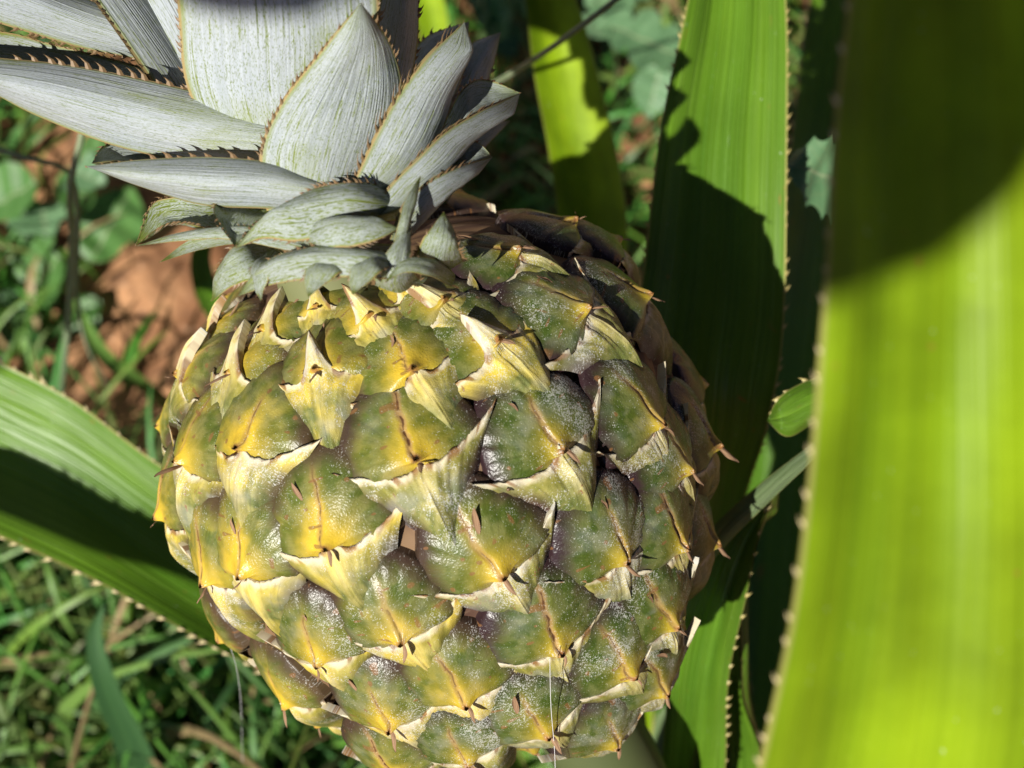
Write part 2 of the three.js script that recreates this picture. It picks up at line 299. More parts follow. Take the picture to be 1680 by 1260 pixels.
{
  const a = FC.clone().addScaledVector(AX, -RC * 0.9), c = new THREE.CatmullRomCurve3([a, a.clone().addScaledVector(AX, -0.05), V3(0.03, 0.10, 0.18), BASE.clone().setY(-0.01)]);
  mesh('stalk', new THREE.TubeGeometry(c, 24, 0.011, 14), mat({ color: new THREE.Color(0.075, 0.095, 0.03), roughness: 0.7 }), pineapple);
}
const spots = [];                                            // fruitlets already placed
function fruitlet(p, n, R, { tilt = 0, ripeLit = 0.5, kind = 'mid', k, lift = 0, scales = 1, flat = 1 } = {}) {
  const up = AX.clone().addScaledVector(n, -AX.dot(n)); if (up.lengthSq() < 1e-4) up.copy(UP); up.normalize(); up.applyAxisAngle(n, tilt);
  const rt = up.clone().cross(n).normalize(), id = spots.length, r = rng(900 + id * 7), kk = k ?? Math.floor(r() * EYES);
  spots.push({ p: p.clone(), R });
  const low = kind === 'back';
  const e = mesh('fruitlet', low ? lowEye : eyeKit[kk].g, eyeKit[kk].m[ripeLit > 0.75 ? 2 : ripeLit > 0.4 ? 1 : 0], pineapple);
  e.matrixAutoUpdate = true; e.quaternion.setFromRotationMatrix(new THREE.Matrix4().makeBasis(rt, up, n)); e.position.copy(p).addScaledVector(n, lift); e.scale.set(R * (0.96 + 0.08 * r()), R * flat, R);
  const kit = kind === 'top' ? topBract[Math.floor(r() * 3)] : bractKit[(kk + 3) % EYES];
  const b = mesh('bract', low ? lowBract : kit.g, kit.m[ripeLit + 0.25 * (r() - 0.5) > 0.55 ? 1 : 0], e);
  if (kind === 'top') b.position.z = 0.02;
  if (!low) for (let i = 0; i < scales; i++) {
    const d = mesh('dry_scale', scaleGeo[Math.floor(r() * 3)], scaleMat, e), tip = i === 0;
    const x = tip ? 0.04 * (r() - 0.5) : (r() - 0.5) * 0.5, y = tip ? BY - 0.12 : -0.05 + 0.45 * r();
    d.scale.setScalar(1 / R * (tip ? 0.5 + 0.5 * r() : 0.45 + 0.4 * r()));
    d.position.set(x, y, (tip ? 0.33 : eyeAt(x, y, 11 + kk * 13) - 0.5 / 4.2 * (x * x + y * y) - 0.012));
    d.rotation.set(tip ? 1.9 + 0.8 * r() : -0.1, (r() - 0.5) * 0.4, (r() - 0.5) * (tip ? 0.8 : 1.2));
  }
  return e;
}
// the eyes one sees, placed where the rays through the photograph meet the fruit: px, py, radius in mm, ripeness with painted dark side, kind
const E = [
  [408, 672, 12.4, 1, 'mid', 0], [312, 700, 11.8, 1, 'mid', 1], [655, 690, 12.8, 0.5, 'mid', 2], [882, 682, 13, 0.2, 'mid', 3], [905, 478, 12.6, 0.2, 'mid', 4], [1050, 645, 12.6, 0.1, 'mid', 5],
  [515, 832, 12.8, 1, 'mid', 6], [388, 880, 12.6, 1, 'mid', 7], [788, 888, 13, 0.5, 'mid', 1], [1005, 868, 12.6, 0.1, 'mid', 0], [625, 1000, 12.6, 0.5, 'mid', 4], [898, 1020, 12.6, 0.2, 'mid', 2],
  [492, 1044, 12, 0.7, 'mid', 3], [738, 1112, 12.2, 0.5, 'mid', 5], [1015, 1075, 12, 0.2, 'mid', 6], [606, 1158, 12, 0.6, 'mid', 0], [870, 1172, 12, 0.2, 'mid', 7],
  [1105, 850, 12.2, 0.1, 'mid', 2], [1090, 985, 12, 0.1, 'mid', 1], [1020, 452, 11.8, 0.1, 'mid', 7], [322, 900, 12, 0.8, 'mid', 5],
  [738, 1226, 11.6, 0.4, 'mid', 3], [1108, 728, 12, 0.1, 'mid', 4], [1082, 1108, 11.4, 0.2, 'mid', 5], [1000, 1205, 11.4, 0.2, 'mid', 0], [620, 1250, 11.4, 0.5, 'mid', 2],
  [522, 556, 11.6, 1, 'top'], [400, 562, 11, 1, 'top'], [318, 575, 10.6, 0.9, 'top'], [648, 562, 11.5, 0.8, 'mid', 6], [768, 525, 11.8, 0.6, 'top'],
  [455, 500, 9.6, 0.9, 'top'], [582, 490, 9.6, 0.9, 'top'], [690, 470, 9.6, 0.7, 'top'], [520, 470, 8, 0.9, 'top'], [640, 450, 8, 0.8, 'top'], [365, 505, 8.5, 0.9, 'top'], [800, 395, 10.4, 0.3, 'mid', 3], [900, 345, 10.5, 0.1, 'mid', 6], [985, 365, 10, 0.1, 'mid', 4],
];
for (const [x, y, R, ripeLit, kind, k] of E) { const p = hitFruit(x, y, 0.003), n = normalAt(p); p.addScaledVector(n, -0.003); fruitlet(p, n, 0.945 * R / 1000, { ripeLit, kind, k, tilt: (hash(x, y, 1) - 0.5) * 0.25, scales: 1 + (hash(x, y, 2) > 0.5 ? 1 : 0) }); }
{ // the rest of the lattice, round the back and underneath
  const N = 520, GA = Math.PI * (3 - Math.sqrt(5));
  for (let i = 0; i < N; i++) {
    const t = -0.97 + 1.9 * (i + 0.5) / N, ph = i * GA, r = profile(t);
    const p = FC.clone().addScaledVector(AX, t * RC).addScaledVector(E1, r * Math.cos(ph)).addScaledVector(E2, r * Math.sin(ph)), n = normalAt(p);
    const R = 0.0110 - 0.002 * sm(0.5, 1, t) - 0.001 * sm(-0.5, -1, t);
    if (spots.some((s) => s.p.distanceTo(p) < 1.48 * Math.min(R, s.R) + 0.0008)) continue;
    const facing = n.dot(CAM.clone().sub(p).normalize());
    fruitlet(p, n, R, { ripeLit: clamp(0.5 - n.dot(RIGHT) * 0.6), kind: facing < -0.35 ? 'back' : 'mid', tilt: (hash(i, 4, 1) - 0.5) * 0.2, scales: facing > 0 ? 1 : 0 });
  }
}

// ---------------------------------------------------------------- the pineapple: crown
const TAN = [0.34, 0.24, 0.10];
function crownTex(sd, green, lines = 1, contrast = 1) {
  return tex(512, 768, (u, v) => {
    const e = Math.abs(u * 2 - 1), a = noise(u * 64 * lines, v * 4, sd), b = noise(u * 130 * lines, v * 18, sd + 1), f = noise(u * 190 * lines, v * 130 * lines, sd + 2), n = fbm(u * 4, v * 6, sd + 3, 3);
    const line = sm(0.60, 0.90, 0.55 * a + 0.45 * b);
    let w = 0.90 - contrast * (0.62 * line + 0.5 * sm(0.55, 0.9, f)) - green * (0.30 + 0.45 * sm(0.75, 1, v)) - 0.42 * sm(0.5, 0.9, n) * (0.5 + 0.5 * b);
    w -= 0.30 * sm(0.16, 0.0, v) * (0.4 + f);
    let c = mix(mix([0.10, 0.135, 0.022], [0.20, 0.24, 0.05], n), mix([0.37, 0.405, 0.455], [0.49, 0.525, 0.595], a), clamp(w));
    c = mix(c, [0.21, 0.25, 0.05], sm(0.90, 0.95, e) * 0.65);
    return mix(c, TAN, sm(0.955, 0.985, e) * 0.9);
  }, false);
}
const crownMat = [[1, 0.2, 1.3], [2, 0.45, 1.3], [3, 0.8, 1.2], [4, 0.3, 1.3], [5, 1.35, 0.6, 1.5], [6, 1.0, 0.6, 1.5], [7, 0.20, 1.6]].map(([s, g, k = 1, q = 1]) => mat({ map: crownTex(500 + s * 9, g, k, q), bumpMap: grey(256, 64, (u, v) => 0.7 * noise(u * 64 * k, v * 2, s) + 0.3 * noise(u * 120 * k, v * 30, s)), bumpScale: 0.00015, roughness: 0.62, specularIntensity: 0.35 }));
const spineMat = mat({ color: new THREE.Color(0.20, 0.125, 0.06), roughness: 0.5 });
let cs = 0;
const crownLeaf = (mi, o) => blade('crown_leaf', pineapple, crownMat[mi], { spineMat, sp: 0.0014, len: 0.0012, wid: 0.00052, seed: ++cs, wave: 0.001, ...o });
// broad upright leaves at the back, growing on past the top of the picture
crownLeaf(6, { L: [[400, 300, 0.262], [310, 150, 0.254], [291, 0, 0.245], [272, -240, 0.228], [330, -640, 0.198]], R: [[560, 300, 0.262], [610, 130, 0.253], [622, 0, 0.243], [560, -260, 0.226], [330, -640, 0.198]], bulge: 0.004 });
crownLeaf(6, { L: [[410, 260, 0.272], [290, 122, 0.268], [120, 75, 0.262], [-60, 20, 0.255], [-420, -80, 0.246]], R: [[430, 150, 0.272], [290, 52, 0.266], [130, -6, 0.262], [-60, -70, 0.255], [-420, -80, 0.246]], bulge: 0.004 });
crownLeaf(3, { L: [[430, 200, 0.280], [293, 52, 0.276], [140, -4, 0.270], [0, -60, 0.262], [-260, -170, 0.25]], R: [[450, 120, 0.280], [320, -60, 0.276], [200, -120, 0.272], [60, -150, 0.264], [-260, -170, 0.25]], bulge: 0.004 });
crownLeaf(1, { L: [[560, 260, 0.274], [612, 60, 0.27], [630, -40, 0.266], [640, -200, 0.260], [690, -420, 0.25]], R: [[640, 280, 0.274], [684, 80, 0.272], [690, -30, 0.268], [720, -180, 0.262], [690, -420, 0.25]], bulge: 0.003 });
crownLeaf(1, { L: [[620, 260, 0.288], [655, 120, 0.29], [700, 60, 0.292], [770, 35, 0.294]], R: [[700, 290, 0.288], [735, 190, 0.29], [760, 120, 0.292], [770, 35, 0.294]], bulge: 0.002 });
crownLeaf(1, { L: [[640, 280, 0.292], [720, 150, 0.294], [768, 75, 0.297], [822, 52, 0.3]], R: [[720, 300, 0.292], [770, 210, 0.294], [806, 120, 0.298], [822, 52, 0.3]], bulge: 0.002 });
crownLeaf(2, { L: [[680, 320, 0.29], [760, 220, 0.29], [800, 200, 0.292], [838, 198, 0.296]], R: [[720, 350, 0.29], [790, 250, 0.29], [815, 222, 0.292], [838, 198, 0.296]], bulge: 0.002, spines: 'none' });
// left fan
crownLeaf(6, { L: [[450, 285, 0.256], [320, 268, 0.257], [190, 240, 0.256], [60, 190, 0.254], [-60, 130, 0.251], [-300, 60, 0.244]], R: [[470, 200, 0.258], [390, 168, 0.257], [250, 133, 0.255], [110, 106, 0.253], [-30, 92, 0.25], [-300, 60, 0.244]], bulge: 0.005, spines: 'right', sp: 0.0020, len: 0.0018, wid: 0.0007 });
crownLeaf(1, { L: [[470, 230, 0.262], [330, 200, 0.262], [190, 150, 0.261], [60, 120, 0.258], [-80, 95, 0.254]], R: [[480, 190, 0.270], [330, 140, 0.268], [190, 98, 0.266], [40, 62, 0.262], [-80, 40, 0.256]], bulge: -0.003, spines: 'right' });
crownLeaf(3, { L: [[540, 350, 0.246], [430, 342, 0.246], [330, 336, 0.247], [230, 306, 0.248], [141, 273, 0.248]], R: [[560, 315, 0.248], [470, 272, 0.246], [370, 258, 0.246], [240, 261, 0.247], [141, 273, 0.248]], bulge: 0.005, spines: 'right', sp: 0.0020, len: 0.0017, wid: 0.0007 });
crownLeaf(2, { L: [[480, 330, 0.258], [380, 310, 0.258], [280, 280, 0.256], [200, 262, 0.252], [150, 268, 0.250]], R: [[480, 280, 0.262], [360, 256, 0.262], [260, 236, 0.26], [175, 236, 0.256], [150, 268, 0.250]], bulge: -0.002, spines: 'right' });
// central pointed leaf
crownLeaf(1, { L: [[438, 345, 0.246], [428, 250, 0.245], [462, 168, 0.243], [530, 80, 0.239], [592, 4, 0.236]], R: [[600, 350, 0.250], [648, 235, 0.253], [660, 150, 0.251], [640, 70, 0.244], [592, 4, 0.236]], bulge: (t) => 0.005 * (1 - t * 0.7) });
// right fan
crownLeaf(1, { L: [[560, 345, 0.2430], [596, 262, 0.2430], [640, 178, 0.2435], [694, 100, 0.2464], [762, 36, 0.2543]], R: [[640, 330, 0.2455], [700, 262, 0.2530], [728, 190, 0.2549], [746, 110, 0.2555], [762, 36, 0.2543]], bulge: 0.004, sp: 0.0020, len: 0.0022 });
crownLeaf(1, { L: [[600, 360, 0.2400], [645, 300, 0.2410], [710, 232, 0.2436], [780, 185, 0.2514], [853, 153, 0.2650]], R: [[650, 350, 0.2426], [720, 280, 0.2492], [770, 222, 0.2553], [812, 186, 0.2601], [853, 153, 0.2650]], bulge: 0.003, spines: 'left' });
crownLeaf(2, { L: [[700, 262, 0.2550], [735, 190, 0.2577], [765, 140, 0.2593], [800, 130, 0.2628], [853, 152, 0.2660]], R: [[700, 270, 0.2480], [745, 210, 0.2505], [785, 186, 0.2545], [820, 170, 0.2594], [853, 153, 0.2660]], bulge: -0.002, spines: 'left' });
crownLeaf(1, { L: [[640, 395, 0.2375], [660, 340, 0.2377], [705, 298, 0.2398], [750, 275, 0.2444], [808, 258, 0.2550]], R: [[655, 400, 0.2401], [705, 352, 0.2428], [742, 312, 0.2466], [775, 282, 0.2504], [808, 258, 0.2550]], bulge: 0.002, spines: 'left' });
crownLeaf(2, { L: [[720, 310, 0.2502], [745, 262, 0.2535], [768, 233, 0.2543], [788, 235, 0.2545], [808, 257, 0.2560]], R: [[715, 312, 0.2454], [745, 284, 0.2475], [768, 270, 0.2503], [788, 262, 0.2525], [808, 258, 0.2560]], bulge: -0.001, spines: 'left' });
// curled lower leaves lying over the shoulder of the fruit: thin, pointed, finely toothed
const curl = (mi, L, R, o = {}) => crownLeaf(mi, { L, R, th: 0.0004, sp: 0.0011, len: 0.0011, wid: 0.00042, wave: 0.0013, nt: 36, bulge: 0.0015, ...o });
curl(4, [[420, 395, 0.262], [350, 374, 0.252], [282, 366, 0.254], [222, 402, 0.257]], [[420, 335, 0.268], [345, 326, 0.260], [256, 328, 0.261], [222, 402, 0.257]], { bulge: -0.002 });
curl(5, [[640, 432, 0.250], [500, 416, 0.240], [370, 392, 0.243], [290, 396, 0.248], [222, 404, 0.256]], [[640, 400, 0.250], [500, 394, 0.240], [400, 370, 0.243], [300, 380, 0.248], [222, 404, 0.256]]);
curl(4, [[480, 420, 0.256], [400, 400, 0.246], [330, 410, 0.249], [260, 431, 0.255]], [[480, 400, 0.256], [400, 386, 0.246], [325, 388, 0.248], [260, 431, 0.255]]);
curl(5, [[660, 360, 0.250], [575, 372, 0.236], [492, 396, 0.2355], [430, 392, 0.237], [386, 407, 0.238]], [[660, 316, 0.252], [590, 298, 0.2385], [520, 306, 0.238], [455, 345, 0.2385], [386, 407, 0.238]], { bulge: 0.0026 });
curl(4, [[455, 345, 0.250], [412, 372, 0.242], [386, 406, 0.238]], [[372, 318, 0.250], [350, 345, 0.244], [386, 406, 0.238]], { bulge: -0.0012, nt: 24 });
curl(5, [[500, 408, 0.244], [545, 408, 0.2315], [610, 398, 0.2315], [655, 374, 0.2335]], [[500, 388, 0.246], [548, 358, 0.2345], [606, 357, 0.2345], [655, 374, 0.2335]], { bulge: 0.0026, nt: 30 });
curl(4, [[640, 410, 0.244], [652, 372, 0.2325], [664, 330, 0.2345], [690, 288, 0.2385]], [[664, 412, 0.246], [672, 370, 0.2335], [684, 330, 0.2355], [690, 288, 0.2385]], { nt: 26 });
curl(5, [[612, 470, 0.240], [622, 432, 0.2315], [650, 392, 0.2335], [676, 350, 0.2365]], [[690, 460, 0.244], [676, 432, 0.2335], [674, 392, 0.2345], [676, 350, 0.2365]], { nt: 26 });
curl(4, [[678, 425, 0.246], [694, 392, 0.2345], [712, 368, 0.2355], [728, 347, 0.2375]], [[762, 432, 0.250], [752, 402, 0.2365], [744, 374, 0.2365], [728, 347, 0.2375]], { nt: 26 });
curl(4, [[470, 460, 0.250], [420, 458, 0.240], [382, 470, 0.2415], [346, 496, 0.245]], [[430, 400, 0.252], [384, 404, 0.2425], [358, 436, 0.244], [346, 496, 0.245]], { nt: 28 });
curl(5, [[690, 470, 0.245], [610, 455, 0.2305], [520, 456, 0.231], [450, 466, 0.2345], [390, 486, 0.239]], [[690, 430, 0.247], [610, 410, 0.2325], [515, 404, 0.2335], [440, 426, 0.236], [390, 486, 0.239]], { bulge: 0.0024 });
curl(4, [[600, 425, 0.242], [560, 448, 0.2295], [530, 468, 0.2285], [506, 488, 0.2295]], [[520, 420, 0.244], [500, 446, 0.2305], [500, 466, 0.2295], [506, 488, 0.2295]], { nt: 24 });
curl(4, [[668, 430, 0.244], [628, 444, 0.2285], [604, 464, 0.2275], [578, 484, 0.2285]], [[600, 420, 0.244], [576, 440, 0.2295], [572, 462, 0.2285], [578, 484, 0.2285]], { nt: 24 });
curl(5, [[470, 425, 0.246], [446, 450, 0.2345], [436, 470, 0.2345], [428, 494, 0.2365]], [[420, 425, 0.248], [412, 448, 0.2375], [416, 470, 0.2365], [428, 494, 0.2365]], { nt: 24 });
curl(4, [[740, 470, 0.250], [700, 452, 0.2345], [662, 448, 0.2315], [632, 462, 0.2315]], [[740, 440, 0.250], [705, 424, 0.2355], [664, 424, 0.2325], [632, 462, 0.2315]], { nt: 24 });
// the heart of the crown, above the frame
for (let i = 0; i < 9; i++) {
  const b = FC.clone().addScaledVector(AX, RC * 0.95).addScaledVector(E1, -0.012), a = i * 2.4, out = E1.clone().multiplyScalar(Math.cos(a)).addScaledVector(E2, Math.sin(a)), sd = AX.clone().cross(out), h = 0.10 + 0.006 * i, w = 0.011;
  const f = (s, t) => b.clone().addScaledVector(out, 0.006 + (0.02 + 0.035 * (1 - i / 9)) * t * t - (i < 5 ? 0.006 : 0)).addScaledVector(AX, 0.01 + h * t).addScaledVector(sd, s * w * Math.pow(1 - t, 0.6));
  if (out.dot(E1) > -0.45) continue;
  crownLeaf(i % 2, { L: [0, 0.3, 0.65, 1].map((t) => f(-1, t)), R: [0, 0.3, 0.65, 1].map((t) => f(1, t)), bulge: 0.003, nt: 24 });
}
{ // the short stem of the crown, between the leaf bases
  const g = new THREE.LatheGeometry([[0.0001, -0.008], [0.011, -0.006], [0.010, 0.001], [0.008, 0.010], [0.004, 0.020], [0.0001, 0.022]].map(([x, y]) => new THREE.Vector2(x, y)), 24);
  const c = FC.clone().addScaledVector(AX, RC * 0.97); g.applyQuaternion(new THREE.Quaternion().setFromUnitVectors(V3(0, 1, 0), AX)).translate(c.x, c.y, c.z);
  mesh('crown_stem', g, mat({ color: new THREE.Color(0.16, 0.17, 0.07), roughness: 0.7 }), pineapple);
}

// ---------------------------------------------------------------- the plant: long spiny strap leaves from one base
function strapTex(sd, a, b, c, fine = 1) {                             // a: deep green, b: light green, c: waxy stripe
  return tex(512, 1024, (u, v) => {
    const e = Math.abs(u * 2 - 1), l1 = noise(u * 90, v * 3, sd), l2 = noise(u * 210, v * 8, sd + 1), n = fbm(u * 3, v * 14, sd + 2, 4), m = fbm(u * 2.5, v * 2.5, sd + 7, 3);
    const k = fbm(u * 9, v * 1.6, sd + 4, 3), f = noise(u * 150, v * 420, sd + 5);
    let col = mix(a, b, clamp(0.25 + fine * 0.35 * (l1 - 0.3) + 1.3 * (m - 0.4) + 0.6 * (k - 0.45)));
    col = mix(col, c, clamp(0.55 * sm(0.55, 0.9, 0.5 * (fine < 1 ? k : l2) + 0.5 * k) + 0.25 * sm(0.7, 1, f)) * 0.6);
    const d = 1 + fine * 0.22 * (l2 - 0.5) + (fine < 1 ? 0.75 : 0.35) * (n - 0.5); col = col.map((x) => x * d);
    col = mix(col, [0.30, 0.12, 0.03], sm(0.90, 0.95, noise(u * 22, v * 90, sd + 8)) * sm(0.65, 0.8, noise(u * 5, v * 20, sd + 9)) * 0.6);   // rusty spots
    col = mix(col, [0.55, 0.60, 0.55], sm(0.975, 0.99, noise(u * 60, v * 170, sd + 12)) * 0.5);                                             // waxy flecks
    return mix(col, [0.36, 0.33, 0.10], sm(0.965, 0.99, e) * 0.8);
  }, false);
}
const strapBump = grey(512, 128, (u, v) => 0.75 * noise(u * 90, v * 1.5, 3) + 0.25 * noise(u * 200, v * 12, 4));
const strap = (sd, a, b, c, { fine = 1, ...o } = {}) => mat({ map: strapTex(sd, a, b, c, fine), bumpMap: strapBump, bumpScale: 0.00025 * (fine), roughness: 0.38, specularIntensity: 0.6, ...o });
const sDeep = strap(21, [0.052, 0.128, 0.008], [0.120, 0.235, 0.014], [0.20, 0.31, 0.075]);
const sLime = strap(33, [0.115, 0.205, 0.004], [0.235, 0.335, 0.006], [0.27, 0.36, 0.025], { fine: 0.3, roughness: 0.5, specularIntensity: 0.4 });
const sGrey = strap(47, [0.07, 0.12, 0.035], [0.15, 0.21, 0.09], [0.27, 0.31, 0.24], { roughness: 0.5 });
const thornMat = mat({ color: new THREE.Color(0.40, 0.33, 0.12), roughness: 0.5 });
const paleThorn = mat({ color: new THREE.Color(0.55, 0.46, 0.24), roughness: 0.5 });
const plant = thing('pineapple_plant', 'pineapple plant of long spiny green strap leaves around the fruit', 'plant', BASE.clone());
const bs = (dx, dy, dz) => BASE.clone().add(V3(dx, dy, dz));
const leaf = (m, label, o) => {
  const g = blade('leaf', plant, m, { spineMat: thornMat, nt: 90, ns: 20, th: 0.0022, sp: 0.005, len: 0.0026, wid: 0.0012, seed: ++cs, wave: 0.0015, ...o });
  g.position.sub(BASE); if (label) g.userData.label = label; return g;
};
// upright leaf behind the fruit on the right, half in the fruit's shadow
leaf(sDeep, 'upright leaf behind the fruit, half in its shadow', { L: [bs(0.005, 0.02, -0.03), [1070, 900, 0.39], [1040, 620, 0.345], [1060, 400, 0.340], [1086, 200, 0.340], [1128, 0, 0.345], [1150, -160, 0.352], [1190, -420, 0.36]], R: [bs(0.05, 0.02, -0.03), [1215, 880, 0.39], [1262, 690, 0.348], [1284, 560, 0.343], [1292, 250, 0.342], [1290, 0, 0.347], [1270, -160, 0.354], [1190, -420, 0.36]], bulge: -0.003, flute: 0.0004, sp: 0.0030, len: 0.0012, wid: 0.0006 });
// near leaf on the right, out of focus
leaf(sLime, 'broad yellow-green leaf close to the lens', { L: [bs(0.03, 0.02, 0.0), [1170, 1560, 0.203], [1248, 1235, 0.167], [1300, 985, 0.160], [1332, 720, 0.157], [1352, 480, 0.155], [1366, 240, 0.153], [1392, 0, 0.151], [1440, -300, 0.149], [1620, -760, 0.144]], R: [bs(0.075, 0.02, 0.02), [1830, 1650, 0.211], [1960, 1240, 0.173], [1950, 985, 0.166], [1930, 720, 0.162], [1910, 480, 0.160], [1890, 240, 0.158], [1860, 0, 0.157], [1800, -300, 0.151], [1620, -760, 0.144]], bulge: -0.004, len: 0.0009, wid: 0.0005, sp: 0.0038, spineMat: paleThorn, wave: 0.002, flute: 0.0007 });
// leaf running out to the lower left under the fruit
leaf(sDeep, 'broad leaf running out left beneath the fruit', { L: [bs(-0.01, 0.04, 0.02), [640, 1290, 0.385], [510, 1148, 0.375], [350, 1062, 0.372], [150, 950, 0.37], [0, 880, 0.37], [-180, 800, 0.37], [-620, 560, 0.38]], R: [bs(-0.01, 0.05, -0.03), [640, 960, 0.388], [430, 860, 0.382], [262, 762, 0.378], [112, 652, 0.375], [0, 594, 0.374], [-150, 520, 0.373], [-620, 560, 0.38]], bulge: -0.006, flute: 0.00022, sp: 0.0046, len: 0.0017, wid: 0.0009, spineMat: paleThorn });
// shaded leaf far behind the crown, with patches of sun
leaf(sLime, 'narrow leaf behind the crown with sun patches', { L: [bs(0.0, 0.02, -0.05), [900, 700, 0.43], [916, 380, 0.43], [900, 250, 0.43], [876, 120, 0.43], [862, 0, 0.43], [830, -220, 0.43]], R: [bs(0.03, 0.02, -0.05), [1010, 700, 0.43], [1030, 380, 0.43], [1012, 250, 0.43], [980, 120, 0.43], [945, 0, 0.43], [830, -220, 0.43]], bulge: -0.004, spines: 'none' });
// leaves below right of the fruit
leaf(sDeep, 'lit leaf below the fruit, right side, folded along its middle', { L: [bs(0.0, 0.02, 0.0), [1070, 1500, 0.40], [1085, 1260, 0.36], [1100, 1090, 0.345], [1130, 960, 0.335], [1190, 850, 0.328], [1285, 760, 0.325]], R: [bs(0.03, 0.02, 0.0), [1160, 1500, 0.40], [1190, 1260, 0.355], [1196, 1110, 0.338], [1222, 990, 0.328], [1252, 850, 0.322], [1285, 760, 0.325]], bulge: 0, fold: -0.006, sp: 0.004, len: 0.0014, wid: 0.0007, spines: 'right' });
leaf(sDeep, null, { L: [bs(0.01, 0.02, 0.0), [1175, 1500, 0.40], [1200, 1250, 0.37], [1188, 1115, 0.355], [1200, 1000, 0.35], [1225, 900, 0.345]], R: [bs(0.04, 0.02, 0.0), [1240, 1500, 0.40], [1252, 1255, 0.365], [1215, 1140, 0.35], [1212, 1010, 0.345], [1225, 900, 0.345]], bulge: -0.001, spines: 'none' });
leaf(sDeep, 'short sunlit leaf tip between fruit and near leaf', { L: [bs(0.05, 0.02, -0.02), [1700, 1100, 0.40], [1560, 800, 0.33], [1440, 600, 0.315], [1330, 622, 0.309], [1280, 650, 0.308], [1258, 690, 0.308]], R: [bs(0.08, 0.02, -0.02), [1760, 1140, 0.40], [1600, 840, 0.33], [1450, 670, 0.315], [1338, 694, 0.309], [1290, 716, 0.308], [1258, 690, 0.308]], bulge: -0.002, sp: 0.0036, len: 0.0016, wid: 0.0008, spines: 'left' });
leaf(sGrey, 'grey edge-on leaf slanting up beside the fruit', { L: [bs(0.02, 0.02, -0.02), [1090, 1010, 0.38], [1172, 862, 0.318], [1252, 790, 0.309], [1336, 725, 0.303], [1500, 600, 0.30]], R: [bs(0.04, 0.02, -0.02), [1120, 1030, 0.38], [1194, 892, 0.318], [1268, 818, 0.309], [1340, 750, 0.303], [1500, 600, 0.30]], bulge: 0.002, spines: 'none' });
leaf(sGrey, null, { L: [bs(-0.01, 0.02, 0.01), [960, 1420, 0.40], [985, 1280, 0.38], [1008, 1190, 0.375], [1040, 1080, 0.372]], R: [bs(0.01, 0.02, 0.01), [1060, 1420, 0.40], [1062, 1270, 0.38], [1060, 1180, 0.375], [1040, 1080, 0.372]], bulge: 0.002, spines: 'none' });
leaf(sGrey, null, { L: [bs(0.0, 0.02, 0.01), [1060, 1420, 0.45], [1062, 1270, 0.44], [1075, 1180, 0.44], [1110, 1080, 0.44]], R: [bs(0.02, 0.02, 0.01), [1160, 1420, 0.45], [1150, 1270, 0.44], [1135, 1180, 0.44], [1110, 1080, 0.44]], bulge: 0.002, spines: 'none' });
// dark leaves at the back right, deep in shade
leaf(sDeep, null, { L: [bs(0.03, 0.02, -0.04), [1240, 600, 0.50], [1296, 250, 0.47], [1330, 0, 0.46], [1400, -200, 0.45]], R: [bs(0.06, 0.02, -0.04), [1380, 600, 0.50], [1420, 250, 0.47], [1440, 0, 0.46], [1400, -200, 0.45]], bulge: -0.003 });
leaf(sDeep, null, { L: [bs(-0.02, 0.02, -0.03), [560, 700, 0.53], [340, 520, 0.52], [312, 440, 0.51], [330, 360, 0.50], [380, 240, 0.5]], R: [bs(0.0, 0.02, -0.04), [640, 660, 0.53], [380, 500, 0.52], [346, 430, 0.51], [362, 360, 0.50], [380, 240, 0.5]], bulge: -0.002, spines: 'none' });
leaf(sLime, null, { L: [bs(-0.02, 0.02, -0.06), [640, 500, 0.60], [690, 100, 0.56], [672, -20, 0.55], [640, -200, 0.54]], R: [bs(0.0, 0.02, -0.06), [720, 500, 0.60], [742, 100, 0.56], [722, -20, 0.55], [640, -200, 0.54]], bulge: -0.002, spines: 'none' });

// leaf out of the picture on the left whose shadow crosses the lower left leaf
const toSun = (px, py, d, s) => P(px, py, d).addScaledVector(SUN, s);
leaf(sDeep, null, { L: [bs(-0.02, 0.04, 0.03), [560, 1900, 0.36], toSun(520, 1110, 0.37, 0.13), toSun(370, 1015, 0.37, 0.14), toSun(180, 925, 0.37, 0.145), toSun(0, 845, 0.37, 0.15), toSun(-300, 740, 0.37, 0.16)], R: [bs(-0.02, 0.05, 0.0), [700, 1850, 0.37], toSun(470, 985, 0.375, 0.13), toSun(290, 888, 0.376, 0.14), toSun(190, 836, 0.376, 0.145), toSun(0, 742, 0.375, 0.15), toSun(-300, 740, 0.37, 0.16)], bulge: -0.003, nt: 60 });

